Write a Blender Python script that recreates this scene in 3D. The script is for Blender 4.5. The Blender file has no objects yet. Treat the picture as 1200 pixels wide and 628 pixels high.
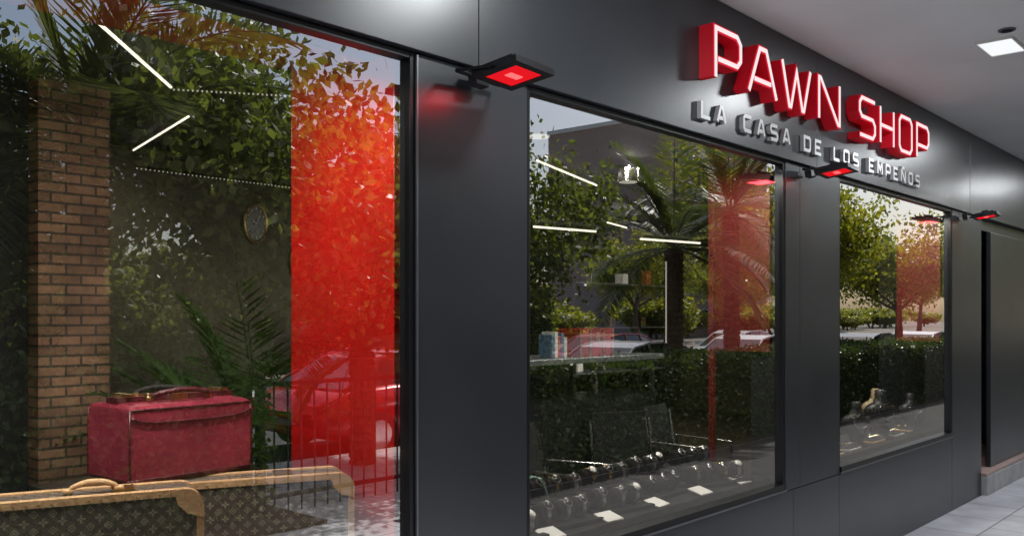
import bpy, bmesh, math, random
import numpy as np
from mathutils import Vector, Matrix
random.seed(4); rng=np.random.default_rng(7)
SC=bpy.context.scene
# ---------------------------------------------------------------- materials
def newmat(name):
    m=bpy.data.materials.new(name); m.use_nodes=True
    nt=m.node_tree; b=nt.nodes['Principled BSDF']; return m,nt,b
def mk(name,col,rough=0.6,metal=0.0,var=0.15,scale=6.0,bump=0.0,bscale=60.0,spec=0.5,rvar=0.0,stretch=None):
    m,nt,b=newmat(name); N=nt.nodes; L=nt.links
    b.inputs['Roughness'].default_value=rough; b.inputs['Metallic'].default_value=metal
    b.inputs['Specular IOR Level'].default_value=spec
    tc=N.new('ShaderNodeTexCoord'); src=tc.outputs['Object']
    if stretch:
        mp=N.new('ShaderNodeMapping'); mp.inputs['Scale'].default_value=stretch; L.new(src,mp.inputs['Vector']); src=mp.outputs['Vector']
    no=N.new('ShaderNodeTexNoise'); no.inputs['Scale'].default_value=scale; no.inputs['Detail'].default_value=6
    L.new(src,no.inputs['Vector'])
    rp=N.new('ShaderNodeValToRGB'); rp.color_ramp.elements[0].position=0.3; rp.color_ramp.elements[1].position=0.7
    c0=[max(0,c*(1-var)) for c in col]+[1]; c1=[min(1,c*(1+var)) for c in col]+[1]
    rp.color_ramp.elements[0].color=c0; rp.color_ramp.elements[1].color=c1
    L.new(no.outputs['Fac'],rp.inputs['Fac']); L.new(rp.outputs['Color'],b.inputs['Base Color'])
    if rvar>0:
        mr=N.new('ShaderNodeMapRange'); mr.inputs['To Min'].default_value=max(0.02,rough-rvar); mr.inputs['To Max'].default_value=rough+rvar
        L.new(no.outputs['Fac'],mr.inputs['Value']); L.new(mr.outputs['Result'],b.inputs['Roughness'])
    if bump>0:
        n2=N.new('ShaderNodeTexNoise'); n2.inputs['Scale'].default_value=bscale; L.new(src,n2.inputs['Vector'])
        bp=N.new('ShaderNodeBump'); bp.inputs['Strength'].default_value=bump; bp.inputs['Distance'].default_value=0.01
        L.new(n2.outputs['Fac'],bp.inputs['Height']); L.new(bp.outputs['Normal'],b.inputs['Normal'])
    return m
def emis(name,col,st):
    m=bpy.data.materials.new(name); m.use_nodes=True; nt=m.node_tree; nt.nodes.clear()
    e=nt.nodes.new('ShaderNodeEmission'); o=nt.nodes.new('ShaderNodeOutputMaterial')
    e.inputs['Color'].default_value=(*col,1); e.inputs['Strength'].default_value=st
    nt.links.new(e.outputs[0],o.inputs[0])
    m.cycles.emission_sampling='NONE'
    return m
def leafmat(name,c1,c2,trans=0.4,tr=(2.2,2.2,0.8,1)):
    m,nt,b=newmat(name); N=nt.nodes; L=nt.links
    g=N.new('ShaderNodeNewGeometry')
    rp=N.new('ShaderNodeValToRGB'); rp.color_ramp.elements[0].position=0.1; rp.color_ramp.elements[1].position=0.9
    rp.color_ramp.elements[0].color=(*c1,1); rp.color_ramp.elements[1].color=(*c2,1); L.new(g.outputs['Random Per Island'],rp.inputs['Fac'])
    L.new(rp.outputs['Color'],b.inputs['Base Color']); b.inputs['Roughness'].default_value=0.42
    t=N.new('ShaderNodeBsdfTranslucent'); mc=N.new('ShaderNodeMixRGB'); mc.blend_type='MULTIPLY'; mc.inputs['Fac'].default_value=1
    mc.inputs['Color2'].default_value=tr; L.new(rp.outputs['Color'],mc.inputs['Color1']); L.new(mc.outputs[0],t.inputs['Color'])
    mx=N.new('ShaderNodeMixShader'); mx.inputs[0].default_value=trans; L.new(b.outputs[0],mx.inputs[1]); L.new(t.outputs[0],mx.inputs[2])
    L.new(mx.outputs[0],N['Material Output'].inputs[0]); return m
def glassmat(name,base=0.3,gain=1.0,tint=(0.93,0.95,0.93)):
    m=bpy.data.materials.new(name); m.use_nodes=True; nt=m.node_tree; nt.nodes.clear(); N=nt.nodes; L=nt.links
    o=N.new('ShaderNodeOutputMaterial'); t=N.new('ShaderNodeBsdfTransparent'); t.inputs[0].default_value=(*tint,1)
    g=N.new('ShaderNodeBsdfGlossy'); g.inputs['Roughness'].default_value=0.0; g.inputs['Color'].default_value=(1,1,1,1)
    f=N.new('ShaderNodeFresnel'); f.inputs['IOR'].default_value=1.5
    a=N.new('ShaderNodeMath'); a.operation='MULTIPLY_ADD'; a.inputs[1].default_value=gain; a.inputs[2].default_value=base; a.use_clamp=True
    L.new(f.outputs[0],a.inputs[0]); mx=N.new('ShaderNodeMixShader'); L.new(a.outputs[0],mx.inputs[0]); L.new(t.outputs[0],mx.inputs[1]); L.new(g.outputs[0],mx.inputs[2])
    tc=N.new('ShaderNodeTexCoord'); no=N.new('ShaderNodeTexNoise'); no.inputs['Scale'].default_value=0.8; no.inputs['Detail'].default_value=1
    L.new(tc.outputs['Object'],no.inputs['Vector']); bp=N.new('ShaderNodeBump'); bp.inputs['Strength'].default_value=0.12; bp.inputs['Distance'].default_value=0.01
    L.new(no.outputs['Fac'],bp.inputs['Height']); L.new(bp.outputs['Normal'],g.inputs['Normal'])
    L.new(mx.outputs[0],o.inputs[0]); return m
def tilemat(name,c1,c2,cm,bw,bh,mortar,rough,var=0.2,rot=None,offset=0.5,bump=0.3):
    m,nt,b=newmat(name); N=nt.nodes; L=nt.links
    tc=N.new('ShaderNodeTexCoord'); mp=N.new('ShaderNodeMapping'); L.new(tc.outputs['Object'],mp.inputs['Vector'])
    if rot: mp.inputs['Rotation'].default_value=rot
    br=N.new('ShaderNodeTexBrick'); br.inputs['Scale'].default_value=1.0; br.inputs['Brick Width'].default_value=bw; br.inputs['Row Height'].default_value=bh
    br.inputs['Mortar Size'].default_value=mortar; br.offset=offset
    br.inputs['Color1'].default_value=(*c1,1); br.inputs['Color2'].default_value=(*c2,1); br.inputs['Mortar'].default_value=(*cm,1)
    L.new(mp.outputs[0],br.inputs['Vector'])
    no=N.new('ShaderNodeTexNoise'); no.inputs['Scale'].default_value=3.5; no.inputs['Detail'].default_value=8; L.new(tc.outputs['Object'],no.inputs['Vector'])
    mr=N.new('ShaderNodeMapRange'); mr.inputs['From Min'].default_value=.3; mr.inputs['From Max'].default_value=.7; mr.inputs['To Min'].default_value=1-var; mr.inputs['To Max'].default_value=1+var; L.new(no.outputs['Fac'],mr.inputs['Value'])
    mc=N.new('ShaderNodeVectorMath'); mc.operation='SCALE'; L.new(br.outputs['Color'],mc.inputs[0]); L.new(mr.outputs[0],mc.inputs['Scale'])
    L.new(mc.outputs[0],b.inputs['Base Color']); b.inputs['Roughness'].default_value=rough
    bp=N.new('ShaderNodeBump'); bp.inputs['Strength'].default_value=bump; bp.inputs['Distance'].default_value=0.004; bp.invert=True
    L.new(br.outputs['Fac'],bp.inputs['Height']); L.new(bp.outputs['Normal'],b.inputs['Normal'])
    return m
def canvasmat(name):
    m,nt,b=newmat(name); N=nt.nodes; L=nt.links
    tc=N.new('ShaderNodeTexCoord')
    def M(op,a,bb=None,c=None):
        n=N.new('ShaderNodeMath'); n.operation=op
        for i,v in enumerate((a,bb,c)):
            if v is None: continue
            if isinstance(v,(int,float)): n.inputs[i].default_value=v
            else: L.new(v,n.inputs[i])
        return n.outputs[0]
    sp=N.new('ShaderNodeSeparateXYZ'); L.new(tc.outputs['Object'],sp.inputs[0])
    S=22.0
    def cell(off):
        x=M('SUBTRACT',M('FRACT',M('ADD',M('MULTIPLY',M('ADD',sp.outputs[0],sp.outputs[1]),S),off)),0.5)
        y=M('SUBTRACT',M('FRACT',M('ADD',M('MULTIPLY',sp.outputs[2],S),off)),0.5); return x,y
    x,y=cell(0.0); r=M('SQRT',M('ADD',M('MULTIPLY',x,x),M('MULTIPLY',y,y))); a=M('ARCTAN2',y,x)
    pet=M('ADD',0.17,M('MULTIPLY',M('COSINE',M('MULTIPLY',a,4.0)),0.09)); m1=M('MULTIPLY',M('LESS_THAN',r,pet),M('GREATER_THAN',r,0.05))
    x2,y2=cell(0.5); d=M('ADD',M('ABSOLUTE',x2),M('ABSOLUTE',y2)); m2=M('MULTIPLY',M('LESS_THAN',d,0.25),M('GREATER_THAN',d,0.17)); m3=M('LESS_THAN',d,0.08)
    mk_=M('MINIMUM',1.0,M('ADD',M('ADD',m1,m2),m3))
    mx=N.new('ShaderNodeMixRGB'); L.new(mk_,mx.inputs[0]); mx.inputs[1].default_value=(0.10,0.083,0.07,1); mx.inputs[2].default_value=(0.32,0.28,0.20,1)
    L.new(mx.outputs[0],b.inputs['Base Color']); b.inputs['Roughness'].default_value=0.45
    return m
M_PANEL=mk('dark_satin_panel',(0.021,0.024,0.030),0.33,0.0,0.12,2.2,0.02,180,0.72,0.06)
M_FRAME=mk('black_aluminium',(0.012,0.012,0.014),0.3,0.3,0.1,5)
M_FRAMEL=mk('aluminium_bead',(0.20,0.21,0.23),0.35,0.7,0.1,5)
M_DARK=mk('dark_backing',(0.008,0.008,0.009),0.8)
M_GLASS=glassmat('shop_window_glass',0.36,1.35)
M_SOFF=mk('soffit_plaster',(0.80,0.82,0.85),0.75,0,0.05,1.6,0.12,90)
M_SOFFT=mk('soffit_trim',(0.48,0.42,0.34),0.6,0,0.1)
M_STONE=mk('facade_stone',(0.38,0.34,0.29),0.8,0,0.12,3,0.2,40)
M_PAVE=tilemat('pavement_slabs',(0.42,0.43,0.46),(0.52,0.53,0.56),(0.18,0.18,0.19),0.6,0.4,0.006,0.6,0.18)
M_DSHEET=tilemat('reflection_dark_sheet',(0.016,0.016,0.016),(0.022,0.022,0.020),(0.01,0.01,0.01),0.2,0.1,0.006,0.95,0.3)  # near-black so the sunlit ground mirrors dark in the glass
M_ASPH=mk('asphalt',(0.05,0.05,0.052),0.85,0,0.25,8,0.4,200)
M_GROUND=mk('ground_dirt',(0.14,0.12,0.09),0.9,0,0.3,1.5)
M_SOIL=mk('planting_soil',(0.04,0.032,0.02),0.95,0,0.4,6,0.8,40)
M_KERB=mk('kerb_stone',(0.42,0.41,0.40),0.7,0,0.15,8)
M_PAINT=mk('road_paint',(0.75,0.75,0.73),0.6,0,0.1,15)
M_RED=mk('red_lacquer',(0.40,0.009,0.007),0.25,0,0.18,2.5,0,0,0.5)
M_RED2=mk('red_lacquer_dimmed',(0.11,0.008,0.006),0.5,0,0.10,4,0,0,0.4)  # darker copy of the red lacquer, dimmer light put into the colour
M_REDD=mk('red_lacquer_dark',(0.22,0.01,0.01),0.45,0,0.1,4)
M_INWALL=mk('interior_wall',(0.075,0.065,0.040),0.65,0,0.5,1.3,0.1,12)
M_INCEIL=mk('interior_ceiling',(0.05,0.05,0.05),0.7)
M_INFLR=tilemat('interior_floor',(0.06,0.045,0.035),(0.08,0.06,0.045),(0.03,0.025,0.02),1.2,0.15,0.003,0.6)
M_BRICK=tilemat('interior_brick',(0.34,0.19,0.11),(0.20,0.11,0.065),(0.07,0.055,0.04),0.15,0.052,0.006,0.8,0.45,rot=(math.radians(90),0,0),bump=0.8)
M_BLACK=mk('black_lacquer',(0.010,0.010,0.011),0.30)
M_VELV=mk('black_velvet',(0.008,0.008,0.009),0.9,0,0.2,40,0,0,0.25)
M_CHROME=mk('steel',(0.75,0.75,0.77),0.18,1.0,0.05)
M_STEEL2=mk('brushed_watch_steel',(0.60,0.60,0.62),0.34,1.0,0.15,60)
M_GOLD=mk('gold',(0.80,0.55,0.22),0.25,1.0,0.05)
M_WHITE=mk('white_card',(0.78,0.77,0.74),0.6,0,0.04)
M_CANVAS=canvasmat('patterned_canvas')
M_TAN=mk('tan_leather',(0.66,0.42,0.22),0.45,0,0.18,14,0.15,120)
M_BURG=mk('burgundy_leather',(0.25,0.028,0.052),0.30,0,0.30,5,0.12,60,0.6,0.08)
M_BURGD=mk('burgundy_leather_dark',(0.08,0.010,0.018),0.38,0,0.3,12,0.3,90)
M_BRASS=mk('aged_brass',(0.55,0.40,0.18),0.35,1.0,0.2,20)
M_LEDW=emis('led_white',(1.0,0.90,0.72),2.4)
M_LEDD=emis('led_dim',(1.0,0.92,0.75),.6)
M_SIGNR=mk('sign_red_acrylic',(0.50,0.008,0.02),0.3,0,0.05)
M_SIGNR.node_tree.nodes['Principled BSDF'].inputs['Emission Color'].default_value=(0.9,0.005,0.02,1)
M_SIGNR.node_tree.nodes['Principled BSDF'].inputs['Emission Strength'].default_value=0.10
M_SIGNR.cycles.emission_sampling='NONE'
M_SIGNRF=emis('sign_red_face',(1.0,0.03,0.06),0.7)
M_SIGNW=emis('sign_tube_face',(1.0,0.84,0.85),1.0)
M_LETW=mk('letter_face_white',(0.88,0.88,0.88),0.35,0,0.03)
M_LETS=mk('letter_side_grey',(0.45,0.45,0.46),0.4,0.3,0.05)
M_FRED=emis('flood_glass_red',(1.0,0.012,0.02),.8)
M_FCHIP=emis('flood_chip',(1.0,0.10,0.10),2.0)
M_LEAF=leafmat('leaves_bright',(0.08,0.11,0.02),(0.19,0.20,0.035),0.5,(2.6,2.4,0.7,1))
M_LEAFD=leafmat('leaves_dark',(0.05,0.072,0.022),(0.13,0.16,0.05),0.45)
M_HEDGE=leafmat('hedge_leaves',(0.025,0.045,0.012),(0.07,0.11,0.03),0.25)
M_PALM=leafmat('palm_leaves',(0.05,0.075,0.03),(0.11,0.14,0.05),0.25)
M_INPALM=leafmat('indoor_palm_leaves',(0.03,0.06,0.015),(0.06,0.11,0.03),0.2)
M_BARK=mk('bark',(0.11,0.08,0.055),0.9,0,0.35,7,0.8,25,0.2,0,(3,3,0.6))
# ---------------------------------------------------------------- geometry helpers
def empty(name,loc=(0,0,0)):
    o=bpy.data.objects.new(name,None); o.location=loc; SC.collection.objects.link(o); return o
def addmesh(name,verts,faces,mat,parent=None,smooth=False,matidx=None,mats=None):
    me=bpy.data.meshes.new(name); me.from_pydata([tuple(v) for v in verts],[],[tuple(f) for f in faces]); 
    for mm in (mats or [mat]): me.materials.append(mm)
    if matidx is not None: me.polygons.foreach_set('material_index',matidx)
    if smooth: me.polygons.foreach_set('use_smooth',[True]*len(me.polygons))
    me.update(); o=bpy.data.objects.new(name,me); SC.collection.objects.link(o)
    if parent: o.parent=parent
    return o
def box(name,x0,x1,y0,y1,z0,z1,mat,parent=None,bev=0.0):
    c=((x0+x1)/2,(y0+y1)/2,(z0+z1)/2)
    bm=bmesh.new(); bmesh.ops.create_cube(bm,size=1)
    bmesh.ops.scale(bm,vec=(x1-x0,y1-y0,z1-z0),verts=bm.verts)
    if bev>0: bmesh.ops.bevel(bm,geom=bm.edges[:],offset=bev,segments=2,affect='EDGES',profile=0.5)
    bmesh.ops.translate(bm,vec=c,verts=bm.verts)
    me=bpy.data.meshes.new(name); bm.to_mesh(me); bm.free(); me.materials.append(mat)
    o=bpy.data.objects.new(name,me); SC.collection.objects.link(o)
    if parent: o.parent=parent
    return o
class MB:
    def __init__(s): s.v=[];s.f=[];s.m=[];s.mats=[]
    def mi(s,mat):
        if mat not in s.mats: s.mats.append(mat)
        return s.mats.index(mat)
    def add(s,verts,faces,mat):
        b=len(s.v); s.v+= [tuple(v) for v in verts]; k=s.mi(mat)
        for f in faces: s.f.append(tuple(i+b for i in f)); s.m.append(k)
    def box(s,x0,x1,y0,y1,z0,z1,mat):
        s.add([(x0,y0,z0),(x1,y0,z0),(x1,y1,z0),(x0,y1,z0),(x0,y0,z1),(x1,y0,z1),(x1,y1,z1),(x0,y1,z1)],
              [(0,3,2,1),(4,5,6,7),(0,1,5,4),(1,2,6,5),(2,3,7,6),(3,0,4,7)],mat)
    def tube(s,pts,rad,mat,n=8,closed=False,cap=True):
        pts=[Vector(p) for p in pts]; K=len(pts)
        if not hasattr(rad,'__len__'): rad=[rad]*K
        vs=[];fs=[]; up=Vector((0.13,0.07,1))
        for i,p in enumerate(pts):
            a=pts[(i-1)%K] if (closed or i>0) else p; c=pts[(i+1)%K] if (closed or i<K-1) else p
            d=(c-a).normalized(); u=d.cross(up); 
            if u.length<0.2: u=d.cross(Vector((1,0,0)))
            u.normalize(); w=d.cross(u)
            for j in range(n):
                t=2*math.pi*j/n; vs.append(p+(u*math.cos(t)+w*math.sin(t))*rad[i])
        for i in range(K if closed else K-1):
            for j in range(n):
                a=i*n+j;b=i*n+(j+1)%n;c=((i+1)%K)*n+(j+1)%n;d=((i+1)%K)*n+j; fs.append((a,b,c,d))
        if cap and not closed:
            fs.append(tuple(range(n))[::-1]); fs.append(tuple(range((K-1)*n,K*n)))
        s.add(vs,fs,mat)
    def obj(s,name,parent=None,smooth=False,loc=None,rotz=0):
        o=addmesh(name,s.v,s.f,None,parent,smooth,s.m,s.mats)
        if loc: o.location=loc
        o.rotation_euler[2]=rotz
        return o
def leafcloud(name,c,ls,mat,g,bias=(0,0,-.5)):
    n=len(c); d=g.normal(0,1,(n,3))+np.array(bias); d/=np.linalg.norm(d,axis=1)[:,None]; u=g.normal(0,1,(n,3)); s=np.cross(d,u); s/=np.linalg.norm(s,axis=1)[:,None]
    l=(ls*g.uniform(.7,1.3,n))[:,None]; w=l*.3
    V=np.empty((n,4,3)); V[:,0]=c; V[:,1]=c+d*l*.45-s*w; V[:,2]=c+d*l; V[:,3]=c+d*l*.45+s*w
    me=bpy.data.meshes.new(name); me.vertices.add(n*4); me.vertices.foreach_set('co',V.reshape(-1)); me.loops.add(n*4); me.loops.foreach_set('vertex_index',np.arange(n*4)); me.polygons.add(n); me.polygons.foreach_set('loop_start',np.arange(n)*4); me.update(calc_edges=True); me.materials.append(mat)
    return me
# ---------------------------------------------------------------- ground, road, pavement
g=addmesh('ground',[(-400,-400,-.17),(400,-400,-.17),(400,400,-.17),(-400,400,-.17)],[(0,1,2,3)],M_GROUND)
addmesh('road',[(-120,-13.6,-.15),(160,-13.6,-.15),(160,-6.2,-.15),(-120,-6.2,-.15)],[(0,1,2,3)],M_ASPH)
pv=empty('pavement')
box('slabs',-60,120,-6.05,8,-.16,0,M_PAVE,pv)
box('kerb',-60,120,-6.2,-6.05,-.16,0.003,M_KERB,pv,0.01)
addmesh('reflection_dark_sheet',[(4.6,-3.1,.004),(60,-3.1,.004),(60,-1.05,.004),(4.6,-1.05,.004)],[(0,1,2,3)],M_DSHEET,pv)  # sheet added over the slabs to darken the window reflections
box('planting_bed',6.3,60,-4.6,-3.12,.004,.05,M_SOIL,pv); box('planting_bed',-12,4.2,-4.8,-3.4,.004,.03,M_SOIL,pv)
pv2=empty('pavement')
box('slabs',-60,120,-18,-13.75,-.16,0,M_PAVE,pv2); box('kerb',-60,120,-13.75,-13.6,-.16,0.003,M_KERB,pv2,0.01)
mb=MB()
for i in range(-10,30):
    mb.box(i*4.0,i*4.0+2,-10.06,-9.94,-.1455,-.1415,M_PAINT)
    mb.box(i*5.2,i*5.2+.1,-8.4,-6.3,-.1455,-.1415,M_PAINT)
mb.obj('road_markings')
# ---------------------------------------------------------------- building
B=empty('pawn_shop_building')
def panel(nm,x0,x1,z0,z1,y0=0.0,y1=0.035): return box(nm,x0+.0015,x1-.0015,y0,y1,z0+.0015,z1-.0015,M_PANEL,B,0.002)
panel('pillar_panel',-3.5,-0.9,0,2.497)
panel('pillar_panel',2.035,2.61,0,2.497)
panel('pillar_panel',4.86,5.05,0.605,2.497); panel('pillar_panel',5.05,5.63,0.605,2.497)
panel('pillar_panel',7.97,8.83,0,2.497)
panel('pillar_panel',10.9,14.0,0,2.497)
for a,b in ((-0.9,2.035),(2.61,4.96),(4.96,5.63),(5.63,7.97)): panel('stall_riser',a,b,0,0.603)
for a,b in ((-3.5,-.6),(-.6,2.32),(2.32,5.24),(5.24,8.40),(8.40,11.4),(11.4,14)): panel('fascia_panel',a,b,2.499,3.196,-.022,.035)
for a,b,z0,z1 in ((-3.5,-.9,0,2.5),(2.05,2.60,0,2.5),(4.87,5.62,0,2.5),(7.98,8.82,0,2.5),(10.92,14,0,2.5),(-3.5,14,2.505,3.19)):
    box('wall_core',a,b,.037,.22,z0,z1,M_DARK,B)
for a,b in ((-0.9,2.05),(2.60,4.87),(5.62,7.98)): box('wall_core',a+.001,b-.001,.037,.08,0,.60,M_DARK,B)
def window(x0,x1,z0=0.603,z1=2.497):
    w=.022
    box('window_frame',x0,x0+w,.004,.06,z0,z1,M_FRAME,B,.002); box('window_frame',x1-w,x1,.004,.06,z0,z1,M_FRAME,B,.002)
    box('window_frame',x0+w+.001,x1-w-.001,.004,.06,z1-w,z1,M_FRAME,B,.002); box('window_sill',x0+w+.001,x1-w-.001,-.006,.06,z0+.001,z0+.045,M_FRAME,B,.002)
    box('sill_bead',x0+.004,x1-.004,-.012,-.0075,z0+.004,z0+.014,M_FRAMEL,B)
    addmesh('window_glass',[(x0+w,.03,z0+.04),(x1-w,.03,z0+.04),(x1-w,.03,z1-w),(x0+w,.03,z1-w)],[(0,1,2,3)],M_GLASS,B)
window(-.9,2.035); window(2.61,4.86); window(5.63,7.97)
box('lit_edge_strip',2.0365,2.043,-.006,-.001,.6,2.49,M_FRAMEL,B)  # paler strip stands for the lit edge of the frame
box('entrance_step',8.84,10.89,-.05,.9,0,.17,M_KERB,B,.008)
M_STEPT=mk('step_tile',(0.42,0.30,0.26),.5,0,.15,12)
box('entrance_step_tread',8.845,10.885,-.045,.9,.173,.2,M_STEPT,B,.004)
box('recess_side',10.86,10.905,.04,.9,.2,2.5,M_PANEL,B); box('recess_side',8.80,8.84,.04,.9,.2,2.5,M_PANEL,B)
box('recess_soffit',8.84,10.86,.04,.9,2.4,2.5,M_PANEL,B)
box('door_panel',9.9,10.86,.75,.79,.2,2.4,M_PANEL,B); 
box('door_frame',8.84,8.90,.76,.80,.2,2.4,M_FRAME,B,.004); box('door_frame',9.83,9.89,.76,.80,.2,2.4,M_FRAME,B,.004)
box('door_rail',8.9,9.83,.765,.795,.2,.3,M_FRAME,B); box('door_rail',8.9,9.83,.765,.795,2.3,2.4,M_FRAME,B)
addmesh('door_glass',[(8.9,.78,.3),(9.83,.78,.3),(9.83,.78,2.3),(8.9,.78,2.3)],[(0,1,2,3)],M_GLASS,B)
mb=MB(); mb.tube([(9.75,.70,.9),(9.75,.70,1.6)],.014,M_CHROME); mb.tube([(9.75,.70,1.0),(9.75,.77,1.0)],.01,M_CHROME); mb.tube([(9.75,.70,1.5),(9.75,.77,1.5)],.01,M_CHROME); mb.obj('door_handle',B)
box('entrance_jamb',9.22,10.855,.02,.06,.203,2.397,M_PANEL,B,.003)
box('soffit',-12,30,-1.70,.4,3.2,3.32,M_SOFF,B)
box('soffit_step',-12,30,-1.66,-.62,3.188,3.197,M_SOFF,B,.003)
box('soffit_edge',-12,30,-1.78,-1.703,3.16,3.5,M_SOFFT,B,.006)
box('upper_wall',-12,30,-1.70,6.3,3.33,8.2,M_STONE,B)
mb=MB()
for i in range(-3,10):
    for z in (4.2,6.4):
        x=i*3.0; mb.box(x,x+1.4,-1.708,-1.702,z,z+1.3,M_BLACK); mb.box(x-.06,x,-1.74,-1.703,z-.06,z+1.36,M_WHITE); mb.box(x+1.4,x+1.46,-1.74,-1.703,z-.06,z+1.36,M_WHITE)
        mb.box(x+.001,x+1.399,-1.74,-1.703,z+1.301,z+1.36,M_WHITE); mb.box(x+.001,x+1.399,-1.76,-1.703,z-.06,z-.001,M_WHITE)
mb.obj('upper_windows',B)
box('side_wall',-12,-3.5,0,.3,0,3.2,M_STONE,B); box('side_wall',14,30,0,.3,0,3.2,M_STONE,B)
def area(name,loc,sx,sy,p,col=(1,.9,.75),rot=(0,0,0),par=None):
    l=bpy.data.lights.new(name,'AREA'); l.shape='RECTANGLE'; l.size=sx; l.size_y=sy; l.energy=p; l.color=col
    o=bpy.data.objects.new(name,l); o.location=loc; o.rotation_euler=rot; SC.collection.objects.link(o)
    if par: o.parent=par
    return o
M_CEILL=emis('recessed_light_glass',(.95,.98,1),1.0)
for cx in (-3.2,-.2,2.8,5.80,8.8,11.8):
    e=empty('recessed_ceiling_light'); mb=MB()
    mb.box(cx-.17,cx+.17,-.99,-.98,3.172,3.187,M_WHITE); mb.box(cx-.17,cx+.17,-.80,-.79,3.172,3.187,M_WHITE)
    mb.box(cx-.17,cx-.16,-.979,-.801,3.172,3.187,M_WHITE); mb.box(cx+.16,cx+.17,-.979,-.801,3.172,3.187,M_WHITE)
    mb.obj('trim',e); box('diffuser',cx-.159,cx+.159,-.978,-.802,3.176,3.186,M_CEILL,e)
    area('lamp',(cx,-.89,3.17),.30,.16,26,(.93,.97,1),par=e)
mb=MB(); mb.tube([(5.5,-.99,3.18),(5.5,-.99,3.187)],.045,M_FRAMEL,16); mb.tube([(5.5,-.99,3.176),(5.5,-.99,3.179)],.03,M_DARK,16); mb.obj('ceiling_vent')
# ---------------------------------------------------------------- interior shell
box('interior_floor',-3.5,14,.081,6.1,.0045,.02,M_INFLR,B)
box('interior_ceiling',-3.5,14,.225,6.1,2.82,2.9,M_INCEIL,B)
box('interior_back_wall',4.6,14,6.0,6.1,.02,2.82,M_INWALL,B)
box('interior_inner_wall',-3.5,4.6,4.05,6.0,.02,2.82,M_INWALL,B)
box('interior_end_wall',13.5,14,.23,5.99,.02,2.82,M_INWALL,B); box('interior_end_wall',-3.5,-3.3,.23,4.04,.02,2.82,M_INWALL,B)
box('interior_partition',10.9,11.0,.95,3.0,.02,2.82,M_BLACK,B)
box('brick_column',1.74,2.10,2.5,2.85,.02,2.82,M_BRICK,B)
box('brick_column_pilaster',1.42,1.735,2.62,2.9,.02,2.82,M_DARK,B)
box('display_platform',-.88,2.015,.085,.70,.56,.62,M_BLACK,B,.003)
box('display_platform_front',-.88,2.015,.085,.10,.02,.555,M_DARK,B)
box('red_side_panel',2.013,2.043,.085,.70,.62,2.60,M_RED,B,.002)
box('niche_header',-.88,2.01,.23,.70,2.56,2.60,M_REDD,B)
box('display_platform',2.625,4.84,.085,.52,.62,.68,M_VELV,B,.003)
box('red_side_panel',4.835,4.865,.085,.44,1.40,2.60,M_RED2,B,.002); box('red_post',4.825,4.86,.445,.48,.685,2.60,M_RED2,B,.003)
box('display_platform',5.65,7.95,.085,.52,.62,.68,M_VELV,B,.003)
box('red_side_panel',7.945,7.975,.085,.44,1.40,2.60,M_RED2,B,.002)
def strip(p,q,w=.02,mat=M_LEDW,nm='led_strip_light'):
    e=empty(nm); mb=MB(); mb.tube([p,q],w,mat,6); mb.obj('diffuser',e)
    mb=MB(); a=Vector(p)+Vector((0,0,w*1.6)); b=Vector(q)+Vector((0,0,w*1.6)); mb.tube([a,b],w*.55,M_FRAMEL,6); mb.obj('housing',e)
strip((1.49,1.29,2.78),(2.235,2.10,2.78),.0075); strip((2.90,3.95,2.78),(2.63,2.66,2.78),.0065)
strip((5.04,2.03,2.76),(6.34,2.45,2.76),.008); strip((8.68,5.2,2.76),(9.74,5.0,2.76),.014); strip((11.1,5.2,2.76),(12.35,4.93,2.76),.016)
strip((8.9,4.2,2.76),(9.6,4.4,2.76),.01)
def dots(p,q,n):
    mb=MB(); p=Vector(p);q=Vector(q)
    mb.tube([p+Vector((0,0,.02)),q+Vector((0,0,.02))],.008,M_FRAME,5)
    for i in range(n):
        c=p.lerp(q,i/(n-1)); mb.tube([c,c+Vector((0,0,.008))],.0045,M_LEDD,6)
    mb.obj('led_dot_string')
dots((2.2,2.0,2.74),(3.0,1.45,2.74),44); dots((2.95,4.0,2.66),(5.2,4.0,2.66),70)
for (x,y,z) in ((3.85,1.0,2.62),(5.6,1.6,2.62),(4.75,3.3,2.60)):
    mb=MB(); mb.tube([(x,y,z),(x,y,z+.10)],.08,M_CHROME,20); mb.tube([(x,y,z+.101),(x,y,z+.2)],.012,M_CHROME,8); mb.tube([(x,y,z-.004),(x,y,z-.001)],.065,M_LEDD,20)
    mb.obj('cylinder_downlight')
area('display_fill_light',(.85,.14,2.44),1.8,.04,52,(1,.92,.84),rot=(math.radians(16),0,0))  # unseen fill added to brighten the cases, bag and red panel
area('display_fill_light',(3.7,.14,2.44),1.9,.04,46,(1,.95,.88),rot=(math.radians(6),0,0)); area('display_fill_light',(6.8,.14,2.44),1.9,.04,60,(1,.95,.88),rot=(math.radians(6),0,0))  # unseen fills added to brighten the watches and busts
area('room_light_bar',(2.4,3.0,2.75),.1,1.0,14); area('room_light_bar',(5.4,1.5,2.75),1.4,.1,36); area('room_light_bar',(9.5,4.8,2.75),1.6,.1,34)
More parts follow.
